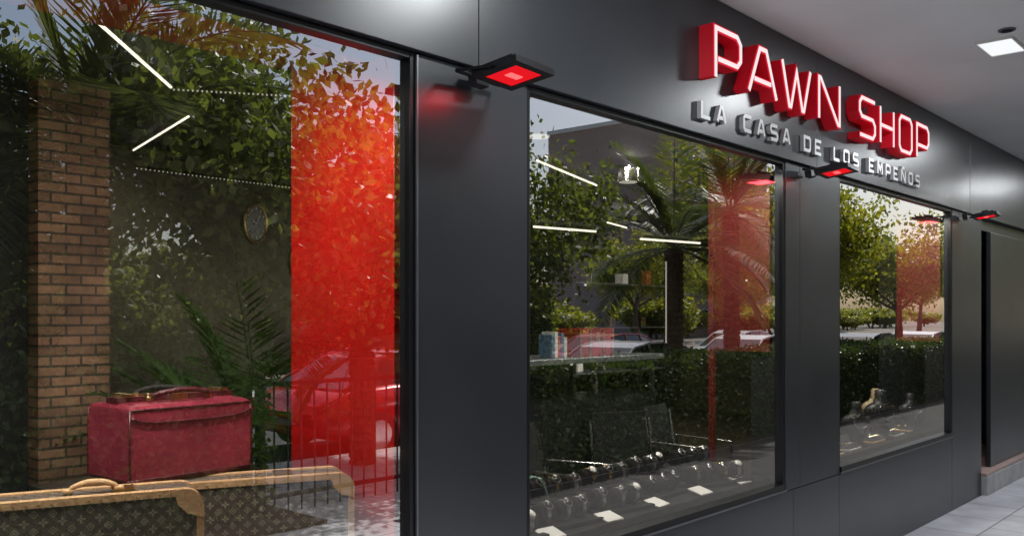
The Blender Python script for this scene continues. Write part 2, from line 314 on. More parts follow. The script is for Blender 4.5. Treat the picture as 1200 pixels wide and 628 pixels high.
# ---------------------------------------------------------------- stroke lettering
def ribbon(pts,w,closed=False):
    P=[Vector(p) for p in pts]; n=len(P); Lf=[];R=[]
    for i in range(n):
        if closed: a,b=P[i-1],P[(i+1)%n]; d1=(P[i]-a).normalized(); d2=(b-P[i]).normalized()
        else:
            d1=(P[i]-P[i-1]).normalized() if i>0 else (P[1]-P[0]).normalized()
            d2=(P[i+1]-P[i]).normalized() if i<n-1 else d1
        n1=Vector((-d1.y,d1.x)); n2=Vector((-d2.y,d2.x)); m=(n1+n2)
        if m.length<1e-4: m=n1
        m.normalize(); k=1/max(.38,m.dot(n1)); Lf.append(P[i]+m*k*w/2); R.append(P[i]-m*k*w/2)
    return Lf,R
def stroke(mb,pts,w,y0,y1,closed,mside,mface):
    Lf,R=ribbon(pts,w,closed); n=len(Lf); v=[]
    for i in range(n): v+=[(Lf[i].x,y0,Lf[i].y),(R[i].x,y0,R[i].y),(R[i].x,y1,R[i].y),(Lf[i].x,y1,Lf[i].y)]
    ff=[];sf=[]
    for i in range(n if closed else n-1):
        a=4*i;b=4*((i+1)%n); ff.append((a,b,b+1,a+1)); sf+=[(a+1,b+1,b+2,a+2),(a+3,b+3,b,a),(a+2,b+2,b+3,a+3)]
    if not closed: sf+=[(0,1,2,3),(4*n-4,4*n-1,4*n-2,4*n-3)]
    mb.add(v,ff,mface); mb.add(v,sf,mside)
C=.14
G={'P':[([(0,0),(0,1),(1-C,1),(1,1-C),(1,.38+C),(1-C,.38),(.1,.38)],0)],
'A':[([(0,0),(.38,1),(.62,1),(1,0)],0),([(.2,.3),(.8,.3)],0)],
'W':[([(0,1),(.24,0),(.3,0),(.5,.85),(.7,0),(.76,0),(1,1)],0)],
'N':[([(0,0),(0,1),(.08,1),(.92,0),(1,0),(1,1)],0)],
'S':[([(.98,1),(C,1),(0,1-C),(0,.5+C),(C,.5),(1-C,.5),(1,.5-C),(1,C),(1-C,0),(.02,0)],0)],
'H':[([(0,0),(0,1)],0),([(1,0),(1,1)],0),([(.08,.5),(.92,.5)],0)],
'O':[([(C,0),(0,C),(0,1-C),(C,1),(1-C,1),(1,1-C),(1,C),(1-C,0)],1)],
'L':[([(0,1),(0,0),(1,0)],0)],'C':[([(1,1),(C,1),(0,1-C),(0,C),(C,0),(1,0)],0)],
'D':[([(0,0),(0,1),(1-C,1),(1,1-C),(1,C),(1-C,0)],1)],
'E':[([(1,1),(0,1),(0,0),(1,0)],0),([(.1,.5),(.85,.5)],0)],
'M':[([(0,0),(0,1),(.08,1),(.5,.35),(.92,1),(1,1),(1,0)],0)],
'Ñ':[([(0,0),(0,1),(.1,1),(.9,0),(1,0),(1,1)],0),([(.2,1.3),(.8,1.3)],0)]}
sg=empty('shop_name_sign')
def letter(ch,x0,w,z0,h,sw,y0,y1,kind,parent):
    mb=MB()
    for k,(pts,cl) in enumerate(G[ch]):
        q=[(x0+sw/2+p[0]*(w-sw),z0+sw/2+p[1]*(h-sw)) for p in pts]
        if kind=='big':
            stroke(mb,q,sw,y0+.002*k,y1,cl,M_SIGNR,M_SIGNRF); stroke(mb,q,sw*.54,y0-.006+.0015*k,y0-.003+.0015*k,cl,M_SIGNW,M_SIGNW)
        else: stroke(mb,q,sw,y0+.002*k,y1,cl,M_LETS,M_LETW)
    mb.obj('letter_'+ch.lower().replace('ñ','n'),parent)
for ch,x,w in (('P',3.86,.29),('A',4.20,.35),('W',4.58,.40),('N',5.06,.34),('S',5.68,.30),('H',6.04,.29),('O',6.40,.29),('P',6.76,.30)):
    letter(ch,x,w,2.745,.278,.040,-.100,-.023,'big',sg)
s2=empty('shop_subtitle_sign')
txt='LA CASA DE LOS EMPEÑOS'; x=3.84; adv=(7.05-3.84)/(len(txt)-.4)
for ch in txt:
    if ch!=' ': letter(ch,x,adv*.66,2.568,.094,.019,-.046,-.023,'small',s2)
    x+=adv*(0.82 if ch==' ' else 1.03)
# ---------------------------------------------------------------- floodlights
def flood(X,Z=2.445):
    e=empty('led_floodlight',(X,-.20,Z)); e.rotation_euler=(math.radians(-8),0,math.radians(6))
    mb=MB(); mb.box(-.115,.115,-.095,.095,0,.014,M_FRAME)
    mb.box(-.115,.115,-.095,-.068,-.010,-.0005,M_FRAME); mb.box(-.115,.115,.068,.095,-.010,-.0005,M_FRAME); mb.box(-.115,-.080,-.0675,.0675,-.010,-.0005,M_FRAME); mb.box(.080,.115,-.0675,.0675,-.010,-.0005,M_FRAME)
    for i in range(9): mb.box(-.10+i*.024,-.095+i*.024,-.07,.07,.0145,.026,M_FRAME)
    mb.box(-.035,.035,-.025,.025,.0265,.045,M_FRAME); mb.obj('body',e)
    mb=MB(); mb.box(-.079,.079,-.067,.067,-.007,-.002,M_FRED); mb.box(-.034,.034,-.014,.014,-.0105,-.0075,M_FCHIP); mb.obj('lens',e)
    mb=MB(); mb.tube([(-.125,0,.0),(-.125,.10,.02),(-.125,.15,.03)],.006,M_FRAME,6); mb.tube([(.125,0,.0),(.125,.10,.02),(.125,.15,.03)],.006,M_FRAME,6); mb.tube([(-.125,.15,.03),(.125,.15,.03)],.008,M_FRAME,6)
    mb.box(-.035,.035,.135,.172,.0,.05,M_FRAME); mb.obj('bracket',e)
    l=bpy.data.lights.new('lens_glow','AREA'); l.size=.13; l.energy=.8; l.color=(1,.02,.03); o=bpy.data.objects.new('lens_glow',l); o.parent=e; o.location=(0,0,-.02); o.rotation_euler=(math.radians(8),0,0); SC.collection.objects.link(o)
flood(2.31); flood(5.10); flood(8.20)
# ---------------------------------------------------------------- suitcases
def rrect(L,H,r,n=6):
    pts=[]
    for cx,cz,a0 in ((L-r,H-r,0),(r,H-r,90),(r,r,180),(L-r,r,270)):
        for i in range(n+1):
            a=math.radians(a0+90*i/n); pts.append((cx+r*math.cos(a),cz+r*math.sin(a)))
    return pts
def suitcase(loc,ang,L,H,T,handle=True):
    e=empty('patterned_suitcase',loc); e.rotation_euler[2]=ang
    o=rrect(L,H,.05); b=rrect(L-.008,H-.008,.047); b=[(x+.004,z+.004) for x,z in b]; n=len(o)
    mb=MB(); v=[(x,0,z) for x,z in b]+[(x,T,z) for x,z in b]
    mb.add(v,[tuple(range(n))[::1],tuple(range(n,2*n))[::-1]],M_CANVAS); mb.add(v,[(i,(i+1)%n,n+(i+1)%n,n+i) for i in range(n)],M_CANVAS); mb.obj('shell',e)
    mb=MB()
    for ya,yb in ((-.005,.026),(T-.026,T+.005)):
        inn=rrect(L-.040,H-.040,.032); inn=[(x+.020,z+.020) for x,z in inn]
        v=[(x,ya,z) for x,z in o]+[(x,yb,z) for x,z in o]+[(x,ya,z) for x,z in inn]+[(x,yb,z) for x,z in inn]
        f=[]
        for i in range(n):
            j=(i+1)%n; f+=[(i,j,n+j,n+i),(i,2*n+i,2*n+j,j),(n+i,n+j,3*n+j,3*n+i),(2*n+i,3*n+i,3*n+j,2*n+j)]
        mb.add(v,f,M_TAN)
    for sx in (0,1):
        for yy in (-.008,):
            r=.05; pts=[]
            for i in range(7):
                a=math.radians(90*i/6); pts.append((L-r+r*math.cos(a) if sx else r-r*math.cos(a),H-r+r*math.sin(a)))
            pts+= [(L-.085 if sx else .085,H),(L-.070 if sx else .070,H-.045),(L-.045 if sx else .045,H-.070),(L if sx else 0,H-.085)]
            q=[(x,yy,z) for x,z in pts]; q2=[(x,yy+.0025,z) for x,z in pts]; m_=len(q)
            mb.add(q+q2,[tuple(range(m_)) if not sx else tuple(range(m_))[::-1]]+[(i,(i+1)%m_,m_+(i+1)%m_,m_+i) for i in range(m_)],M_TAN)
    mb.obj('leather_edging',e)
    mb=MB()
    for i in range(0,int(L/.03)): 
        for zz in (.012,H-.012): 
            if .07<i*.03<L-.06: mb.tube([(i*.03,-.0075,zz),(i*.03,-.0045,zz)],.0022,M_BRASS,6)
    for i in range(0,int(H/.03)):
        for xx in (.012,L-.012):
            if .05<i*.03<H-.07: mb.tube([(xx,-.0075,i*.03),(xx,-.0045,i*.03)],.0022,M_BRASS,6)
    mb.box(L*.72-.03,L*.72+.03,T/2-.03,T/2+.03,H-.002,H+.006,M_BRASS)
    mb.obj('brass_studs',e)
    if handle:
        mb=MB(); c=L*.62; arc=[(c-.065+.13*i/12,T*.45,H+.003+.024*math.sin(math.pi*i/12)**.5) for i in range(13)]
        mb.tube(arc,[.006+.004*math.sin(math.pi*i/12) for i in range(13)],M_TAN,10)
        for s in (-1,1): mb.tube([(c+s*.065-.012,T*.45,H+.005),(c+s*.065+.012,T*.45,H+.005)],.009,M_TAN,8)
        mb.obj('handle',e,True)
    return e
a1=math.radians(-21); d1=Vector((math.cos(a1),math.sin(a1)))
L=.75; p=Vector((1.315,.10))-d1*L; suitcase((p.x,p.y,.622),a1,L,.492,.15)
a2=math.radians(-24); d2=Vector((math.cos(a2),math.sin(a2)))
L=.80; p=Vector((1.872,.125))-d2*L; suitcase((p.x,p.y,.622),a2,L,.462,.155,False)
bx=empty('display_plinth'); o=box('block',1.05,1.72,.45,.69,.622,1.083,M_BLACK,bx,.004)
def doctor_bag(loc,ang):
    e=empty('leather_doctor_bag',loc); e.rotation_euler[2]=ang
    W,D,H=.435,.27,.235; n=28
    def ring(w,d,z,r,off=0):
        pts=[]
        for cx,cy,a0 in ((w/2-r,d/2-r,0),(-w/2+r,d/2-r,90),(-w/2+r,-d/2+r,180),(w/2-r,-d/2+r,270)):
            for i in range(n//4):
                a=math.radians(a0+90*i/(n//4-1)); pts.append((W/2+cx+r*math.cos(a),D/2+cy+r*math.sin(a),z))
        return pts
    st=[(W-.010,D-.010,0,.010),(W,D,.005,.010),(W+.002,D+.002,.07,.010),(W+.001,D,.16,.010),(W-.001,D-.002,.222,.010),(W-.004,D-.008,.232,.012),(W-.016,D-.04,.239,.018),(W-.035,.07,.245,.025)]
    v=[];f=[]
    for s in st: v+=ring(*s)
    K=len(st)
    for k in range(K-1):
        for i in range(n): f.append((k*n+i,k*n+(i+1)%n,(k+1)*n+(i+1)%n,(k+1)*n+i))
    f.append(tuple(range(n))[::-1]); f.append(tuple(range((K-1)*n,K*n)))
    mb=MB(); mb.add(v,f,M_BURG); mb.obj('body',e,False)
    mb=MB(); 
    mb.tube([Vector(q) for q in ring(W+.003,D+.003,.012,.013)],.0045,M_BURGD,6,True)
    for sx in (0.003,W-.003):
        for sy in (.003,D-.003):
            mb.tube([(sx,sy,.01),(sx,sy,.08),(sx,sy,.15),(sx,sy+(.002 if sy<.1 else -.002),.226)],.0045,M_BURGD,6)
    cur=[(.004+ (W-.008)*i/24,.205-.05*(1-abs(2*i/24-1)**5)*.40) for i in range(25)]
    mb.tube([(x,-.003,z) for x,z in cur],.0032,M_BURGD,6)
    mb.tube([(.004+(W-.008)*i/12,.002,.228) for i in range(13)],.004,M_BURGD,6)
    mb.obj('piping',e,True)
    mb=MB(); mb.box(.012,W-.012,D/2-.037,D/2+.037,.243,.262,M_BURGD); mb.box(.008,W-.008,D/2-.004,D/2+.004,.262,.268,M_BRASS)
    mb.box(W/2-.03,W/2+.03,D/2-.047,D/2-.037,.238,.265,M_BRASS)
    for x in (.05,W-.05): mb.box(x-.012,x+.012,D/2-.045,D/2+.045,.262,.272,M_BRASS)
    mb.obj('frame_and_lock',e)
    mb=MB()
    for sy in (-1,1):
        arc=[(W*.5+ .105*math.cos(math.pi*(1-i/14)),D/2+sy*(.045+.035*math.sin(math.pi*i/14)),.255+.024*math.sin(math.pi*i/14)) for i in range(15)]
        mb.tube(arc,.0085,M_DARK if sy>0 else M_BURGD,8)
        for x in (W*.5-.105,W*.5+.105): mb.tube([(x,D/2+sy*.03,.262),(x,D/2+sy*.055,.25)],.011,M_BRASS,8)
    mb.obj('handles',e,True)
doctor_bag((1.243,.414,1.086),math.radians(3))
# ---------------------------------------------------------------- watches display
def watch_group(X,Y,n,nm='watch_display',zb=0.0,sc=1.3):
    e=empty(nm,(X,Y,.681+zb)); e.rotation_euler[2]=math.radians(random.uniform(-14,6)); e.scale=(sc,sc,sc)
    mb=MB(); mb.box(-.02,.085*n,-.05,.07,-zb/sc,.016,M_VELV); mb.obj('tray',e)
    for i in range(n):
        mb=MB(); cx=.03+.082*i; cy=.01+random.uniform(-.012,.012)
        mb.tube([(cx-.034,cy,.052),(cx-.030,cy,.052),(cx+.030,cy,.052),(cx+.034,cy,.052)],[.024,.032,.032,.024],M_VELV,14)
        mb.tube([(cx,cy,.017),(cx,cy,.03)],.02,M_VELV,10)
        R=.033; ring=[(cx,cy+R*math.cos(a),.052+R*math.sin(a)) for a in [2*math.pi*k/22 for k in range(22)]]
        sm=random.choice([M_STEEL2,M_GOLD,M_STEEL2,M_VELV,M_VELV])
        for off in (-.0055,.0,.0055):
            mb.tube([(q[0]+off,q[1],q[2]) for q in ring],.0038,sm,5,True)
        d=Vector((0,-.66,.75)).normalized(); c=Vector((cx,cy,.052))+d*.034
        mb.tube([c,c+d*.009],.0175,M_STEEL2,18); mb.tube([c+d*.0091,c+d*.0102],.0140,random.choice([M_WHITE,M_BLACK,M_BLACK,M_BLACK]),18)
        mb.obj('watch',e,True)
def booklet(X,Y,s=1,ang=0,nm='price_booklet'):
    e=empty(nm,(X,Y,.682)); e.rotation_euler[2]=ang
    mb=MB(); mb.add([(0,0,0),(.13*s,0,0),(.13*s,.10*s,.022),(0,.10*s,.022),(0,0,.006),(.13*s,0,.006),(.13*s,.10*s,.028),(0,.10*s,.028)],[(0,3,2,1),(4,5,6,7),(0,1,5,4),(1,2,6,5),(2,3,7,6),(3,0,4,7)],M_WHITE)
    mb.obj('pages',e)
for X,Y,n in ((2.66,.20,2),(2.95,.22,3),(3.36,.23,3),(3.78,.24,3),(4.22,.25,4)): watch_group(X,Y,n)
for X,Y,n in ((2.70,.40,3),(3.10,.41,3),(3.52,.42,3),(3.93,.42,3),(4.33,.42,3)): watch_group(X,Y,n,'watch_display',.06)
for X in (2.84,3.26,3.68,4.08,4.5): booklet(X,.09,.85,math.radians(random.uniform(-8,8)))
mb=MB(); mb.tube([(3.02+.12*math.cos(math.pi*i/16),.33,.70+.19*math.sin(math.pi*i/16)) for i in range(17)],.006,mk('acrylic_green',(0.25,0.4,0.33),.1),8); mb.obj('acrylic_arch_stand',None,True)
def bust(X,Y,s=1,mat=M_VELV,chain=M_CHROME):
    e=empty('necklace_bust',(X,Y,.682)); e.rotation_euler[2]=math.radians(-35); mb=MB()
    prof=[(0,.07,.05),(.01,.075,.05),(.02,.04,.035),(.06,.055,.04),(.12,.095,.045),(.16,.105,.045),(.185,.085,.04),(.20,.045,.034),(.235,.030,.028),(.27,.030,.028),(.275,.02,.02)]
    n=18;v=[];f=[]
    for z,a,b in prof: v+=[(a*s*math.cos(2*math.pi*i/n),b*s*math.sin(2*math.pi*i/n)-.05*(.27-z)*s,z*s) for i in range(n)]
    for k in range(len(prof)-1):
        for i in range(n): f.append((k*n+i,k*n+(i+1)%n,(k+1)*n+(i+1)%n,(k+1)*n+i))
    f.append(tuple(range((len(prof)-1)*n,len(prof)*n))); mb.add(v,f,mat); mb.obj('form',e,True)
    mb=MB(); pts=[(.05*s*math.sin(t),-.060*s,(.20-.085*math.cos(t/2)**2)*s) for t in [(-math.pi+2*math.pi*i/20) for i in range(21)]]
    mb.tube(pts,.0050,chain,6); mb.tube([(0,-.064*s,.116*s),(0,-.064*s,.086*s)],.012,chain,8); mb.obj('necklace',e)
M_BVEL=mk('black_leatherette',(.018,.018,.020),.45)
bust(6.42,.20,1.15,M_BVEL); bust(6.95,.22,1.35,M_BVEL); bust(7.35,.40,1.25,mk('beige_velvet',(.35,.27,.16),.8),M_GOLD); bust(6.1,.38,1.2,M_BVEL); bust(7.62,.22,1.1,M_BVEL)
def tray(X,Y,n):
    e=empty('jewellery_tray',(X,Y,.682)); mb=MB(); mb.box(0,.22,0,.14,0,.012,M_WHITE if n%2 else M_TAN); mb.box(.01,.21,.01,.13,.0125,.02,M_VELV); mb.obj('tray',e)
    mb=MB()
    for i in range(4):
        for j in range(2): mb.tube([(.035+.05*i+.014*math.cos(a),.045+.05*j,.032+.014*math.sin(a)) for a in [k*math.pi/6 for k in range(12)]],.003,M_GOLD if (i+j)%2 else M_CHROME,5,True)
    mb.obj('rings',e)
for i,X in enumerate((5.75,6.10,6.62,7.1,7.5)): tray(X,.10+.02*i,i)
watch_group(7.0,.38,3); watch_group(5.72,.36,3)
jc=empty('jewellery_case',(5.68,.24,.702)); box('box',0,.12,0,.10,0,.07,M_TAN,jc,.004); box('lid',0,.12,.10,.112,.0,.15,M_TAN,jc,.003)
# ---------------------------------------------------------------- interior furniture
sh=empty('display_counter'); box('top',4.35,6.02,1.55,2.1,1.28,1.32,M_FRAMEL,sh,.004); box('body',4.4,5.98,1.6,2.05,.02,1.02,M_BLACK,sh)
for x in (4.42,5.2,5.94): box('upright',x-.012,x+.012,1.6,1.63,1.02,1.28,M_CHROME,sh)
jb=empty('antique_jewellery_box',(5.00,1.60,1.322)); M_MAH=mk('mahogany',(.26,.03,.018),.25,0,.3,9)
mb=MB(); mb.box(0,.40,0,.2,0,.15,M_MAH); mb.box(-.006,.406,-.006,.206,.155,.20,M_MAH)
mb.obj('chest',jb)
mb=MB()
for x in (-.003,.11,.27,.385): mb.box(x,x+.018,-.009,-.0065,0,.195,M_BRASS)
mb.box(-.004,.404,-.006,-.002,.148,.156,M_BRASS); mb.box(.18,.22,-.014,-.0095,.11,.17,M_BRASS); mb.obj('trim',jb)
bk=empty('book_stack',(4.72,1.62,1.322)); 
for i,(c,h) in enumerate((((.06,.12,.2),.16),((.5,.5,.45),.18),((.3,.06,.05),.15),((.08,.15,.25),.17),((.5,.48,.4),.14))): box('book',i*.034,i*.034+.031,0,.12,0,h,mk('book_cover%d'%i,c,.5),bk,.002)
cb=empty('tall_display_cabinet'); x0,x1,y0,y1=6.07,7.6,2.5,3.0
box('side',x0,x0+.04,y0,y1,.02,2.2,M_BLACK,cb); box('side',x1-.04,x1,y0,y1,.02,2.2,M_BLACK,cb); box('back',x0+.041,x1-.041,y1-.03,y1,.02,2.2,M_BLACK,cb); box('top',x0-.02,x1+.02,y0-.02,y1+.01,2.202,2.26,M_BLACK,cb); box('base',x0+.041,x1-.041,y0+.01,y1-.031,.02,.7,M_BLACK,cb)
for z in (1.1,1.5,1.9): box('shelf',x0+.041,x1-.041,y0+.02,y1-.031,z,z+.012,M_FRAMEL,cb)
box('divider',x0+1.02,x0+1.05,y0+.005,y1-.031,.7,2.2,M_BLACK,cb); box('side_led',x1-.055,x1-.043,y0+.002,y0+.01,1.35,2.15,M_LEDD,cb)
for k in range(12): 
    z=(.705,1.115,1.515,1.915)[k%4]; X=x0+.12+.1*k+(.1 if k>6 else 0); h=.08+.07*random.random(); box('boxed_item',X,X+.08,y0+.12,y0+.22,z,z+h,random.choice([M_BRASS,M_WHITE,M_MAH,M_CHROME]),cb,.006)
def chair(x,y,ang):
    e=empty('visitor_chair',(x,y,.02)); e.rotation_euler[2]=ang; mb=MB()
    for s in (-.24,.24):
        mb.tube([(s,-.24,0),(s,-.24,.64),(s,.20,.66),(s,.24,.0)],.012,M_CHROME,8)
        mb.tube([(s,.20,.45),(s,.27,.86)],.012,M_CHROME,8)
    mb.tube([(-.24,-.24,.40),(.24,-.24,.40)],.011,M_CHROME,8); mb.tube([(-.24,.22,.40),(.24,.22,.40)],.011,M_CHROME,8); mb.obj('frame',e)
    box('seat',-.225,.225,-.24,.22,.42,.47,M_VELV,e,.015); o=box('backrest',-.22,.22,-.015,.015,-.19,.19,M_VELV,e,.01); o.location=(0,.26,.72); o.rotation_euler[0]=math.radians(-10)
chair(4.35,1.15,math.radians(30)); chair(5.15,1.2,math.radians(-25)); chair(5.9,1.25,math.radians(10))
def plaque(x,z,nm='oval_wall_clock'):
    e=empty(nm,(x,4.03,z)); mb=MB(); ring=[(.10*math.cos(a),0,.15*math.sin(a)) for a in [2*math.pi*i/28 for i in range(28)]]
    mb.tube(ring,.014,M_BRASS,8,True); mb.add([(q[0],-.002,q[2]) for q in ring],[tuple(range(28))],M_BLACK)
    for a in range(12): t=a*math.pi/6; mb.tube([(.070*math.cos(t),-.006,.105*math.sin(t)),(.085*math.cos(t),-.006,.128*math.sin(t))],.004,M_WHITE,5)
    mb.tube([(0,-.008,0),(.03,-.008,.06)],.004,M_WHITE,5); mb.tube([(0,-.008,0),(-.04,-.008,.02)],.004,M_WHITE,5); mb.obj('face',e)
plaque(3.93,2.35); plaque(4.36,2.06)
# ---------------------------------------------------------------- palms and plants
def leaflet(V,F,p,d,nrm,l,w):
    b=len(V); s=d.cross(nrm).normalized()*w
    V+= [p-s*.3,p+d*l*.4-s,p+d*l,p+d*l*.4+s]; F.append((b,b+1,b+2,b+3))
def frond(V,F,St,base,az,el,Lf,n,ll,lw,droop):
    p=Vector(base); pts=[p.copy()]; d=Vector((math.cos(az)*math.cos(el),math.sin(az)*math.cos(el),math.sin(el)))
    N=14
    for i in range(N):
        d=(d+Vector((0,0,-droop*(.3+i/N)))).normalized(); p=p+d*Lf/N; pts.append(p.copy())
    St.append(pts)
    for k in range(n):
        t=.12+.88*k/n; i=min(N-1,int(t*N)); fr=t*N-i; q=pts[i].lerp(pts[i+1],min(1,fr)); dd=(pts[i+1]-pts[i]).normalized()
        side=dd.cross(Vector((0,0,1))).normalized(); l=ll*(math.sin(math.pi*min(1,t*.85+.12))**.7+.15)
        for s in (-1,1):
            ld=(side*s*.85+dd*.6+Vector((0,0,-.15+.25*random.random()))).normalized(); leaflet(V,F,q,ld,(Vector((0,0,1))+side*s*.4).normalized(),l*random.uniform(.85,1.1),lw)
def palm(name,loc,th,nf,Lf,ll,lw,mat,rt=.14,pot=False,nl=46,droop=.12,elr=(-.3,1.3)):
    e=empty(name,loc); V=[];F=[];St=[]
    for i in range(nf):
        el=random.uniform(*elr); frond(V,F,St,(0,0,th),i*2.399+random.uniform(-.2,.2),el,Lf*random.uniform(.75,1.1),nl,ll,lw,droop*random.uniform(.7,1.4))
    addmesh('fronds',V,F,mat,e)
    mb=MB()
    for pts in St: mb.tube(pts[::2],[.012*(1-.1*i) for i in range(len(pts[::2]))],mat,4,cap=False)
    if th>.4:
        pts=[];rd=[]
        for i in range(int(th/.09)+1):
            z=i*.09; pts+=[(0,0,z),(0,0,z+.06)]; rd+=[rt*1.08,rt*.92]
        mb.tube(pts,rd,M_BARK,12)
    if pot: mb.tube([(0,0,0),(0,0,.3),(0,0,.34)],[.13,.18,.18],M_BLACK,18)
    mb.obj('stems',e)
palm('palm_tree',(11.3,-4.7,0),2.6,26,1.9,.42,.018,M_PALM); palm('palm_tree',(13.4,-4.9,0),3.3,24,2.0,.42,.018,M_PALM)
palm('palm_tree',(2.9,-4.7,0),3.0,26,2.2,.45,.018,M_PALM); palm('palm_tree',(6.2,-5.5,0),1.2,22,1.5,.35,.016,M_PALM)
palm('potted_palm',(2.75,2.1,.02),.35,26,1.3,.32,.018,M_INPALM,.05,True,28,.10,(.4,1.4))
palm('potted_palm',(3.15,2.7,.02),.35,26,1.4,.34,.018,M_INPALM,.05,True,28,.10,(.4,1.4))
# ---------------------------------------------------------------- trees
def tree_mesh(seed,H,R,trunk_h,nleaf,ls,mat,low=0.0):
    r=random.Random(seed); g=np.random.default_rng(seed); mb=MB(); tips=[]
    def branch(p,d,l,rad,depth):
        pts=[p.copy()];rs=[rad]; n=5
        for i in range(n):
            d=(d+Vector((r.uniform(-.22,.22),r.uniform(-.22,.22),r.uniform(-.05,.16)))).normalized(); p=p+d*l/n; pts.append(p.copy()); rs.append(rad*(1-.55*(i+1)/n))
        mb.tube(pts,rs,M_BARK,8 if depth<2 else 5,cap=False)
        if depth>=1: tips.extend(pts[2:])
        if depth<3:
            k=5 if depth==0 else r.choice([3,4])
            for j in range(k):
                a=2*math.pi*(j+r.random()*.7)/k; t=r.uniform(.55,1.0) if depth else r.uniform(.8,1)
                q=pts[-1] if t>.95 else pts[int(t*n)]
                nd=(d*.55+Vector((math.cos(a),math.sin(a),r.uniform(-.15,.7)))).normalized()
                branch(q,nd,l*r.uniform(.6,.85) if depth else R*r.uniform(.45,.65),rs[-1]*.7,depth+1)
    branch(Vector((0,0,0)),Vector((r.uniform(-.08,.08),r.uniform(-.08,.08),1)),trunk_h,.13*H/6,0)
    T=np.array([tuple(t) for t in tips]); T=T[T[:,2]>trunk_h*.75+low]
    K=9; idx=g.integers(0,len(T),nleaf//K); cc=T[idx]+g.normal(0,.22,(len(idx),3))
    c=np.repeat(cc,K,axis=0)+g.normal(0,.10,(len(cc)*K,3))
    me=leafcloud('leaves',c,ls,mat,g)
    o=mb.obj('trunk_tmp',None,True); tm=o.data; bpy.data.objects.remove(o)
    return me,tm
variants=[tree_mesh(11,6.5,2.7,2.3,20000,.10,M_LEAF),tree_mesh(23,6.0,2.6,2.0,25000,.09,M_LEAFD,-.4),tree_mesh(37,7,2.9,2.6,20000,.11,M_LEAF),tree_mesh(51,6.0,2.8,1.2,11000,.15,M_LEAFD,-.6),tree_mesh(77,6.0,3.0,1.0,7000,.26,M_LEAF,-.6)]
def tree(k,x,y,s=1,rz=0,z=0):
    e=empty('street_tree',(x,y,z)); e.scale=(s,s,s); e.rotation_euler[2]=rz
    for nm,me in (('foliage',variants[k][0]),('trunk',variants[k][1])):
        o=bpy.data.objects.new(nm,me); o.parent=e; SC.collection.objects.link(o)
for k,x,y,s,rz in ((1,1.2,-5.5,1,.3),(1,4.6,-5.6,1.1,2),(1,7.6,-5.5,.9,4),(0,16.6,-5.5,1.05,1),(2,22.7,-5.5,.85,0.4),(0,30,-5.5,1,3),(2,38,-5.5,1,2),(0,-3,-5.3,1,1),
    (0,28.5,-17,1.1,3.1),(2,34,-16,.9,4),(0,41,-15.5,1.1,5),(2,54,-15,1.1,1),(0,66,-16,1.2,2),(2,80,-17,1.2,4),(0,95,-18,1.3,2)): tree(k,x,y,s,rz)
bt=empty('background_trees'); i=0; x=-14
while x<20:
    for nm,me in (('foliage',variants[3][0]),('trunk',variants[3][1])):
        o=bpy.data.objects.new(nm,me); o.parent=bt; o.location=(x,-16-1.2*(i%2),-.1); s=.92+.3*((i*7)%5)/5; o.scale=(s,s,s); o.rotation_euler[2]=i*1.9; SC.collection.objects.link(o)
    x+=2.9; i+=1
ft=empty('distant_treeline'); rr=random.Random(5)
for i in range(34):
    x=24+i*5+rr.uniform(-1.5,1.5); y=-30-i*.9+rr.uniform(-3,3); s=rr.uniform(.75,1.35)
    for nm,me in (('foliage',variants[4][0]),('trunk',variants[4][1])):
        o=bpy.data.objects.new(nm,me); o.parent=ft; o.location=(x,y,-.2); o.scale=(s*1.3,s*1.3,s*.85); o.rotation_euler[2]=i*1.7; SC.collection.objects.link(o)
def hedge(x0,x1,y0,y1,h,dens=4200,ls=.055,mat=M_HEDGE):
    e=empty('hedge'); L=x1-x0; g=np.random.default_rng(3)
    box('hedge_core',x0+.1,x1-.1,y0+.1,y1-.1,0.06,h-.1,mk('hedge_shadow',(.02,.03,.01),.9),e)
    n=int(L*dens); c=np.empty((n,3))
    f=g.random(n)<.62; c[:,0]=x0+g.random(n)*L; c[:,1]=np.where(f,y1-g.random(n)**2*.14,y0+g.random(n)*(y1-y0)); c[:,2]=np.where(f,g.random(n)*h,h-g.random(n)**2*.14)
    c+=g.normal(0,.02,(n,3)); c[:,2]+=.035*np.sin(c[:,0]*2.1)+.02*np.sin(c[:,0]*7.3)
    me=leafcloud('foliage',c,ls,mat,g,(0,.5,.6)); o=bpy.data.objects.new('foliage',me); o.parent=e; SC.collection.objects.link(o)
hedge(6.5,34,-4.1,-3.15,1.12); hedge(-8,3.9,-4.5,-3.7,1.35,2600,.07); hedge(-16,25,-19.5,-18.2,2.6,1200,.16,M_LEAFD)
mb=MB()
for z in (.12,1.04): mb.box(4.0,6.4,-4.03,-3.99,z,z+.035,M_BLACK)
x=4.0
while x<6.4:
    mb.tube([(x,-4.01,0.0),(x,-4.01,1.08)],.008,M_BLACK,6); x+=.13
for i in range(2): mb.box(4.0+i*2.35-.03,4.0+i*2.35+.03,-4.04,-3.98,0,1.16,M_BLACK)
mb.obj('metal_railing_fence')
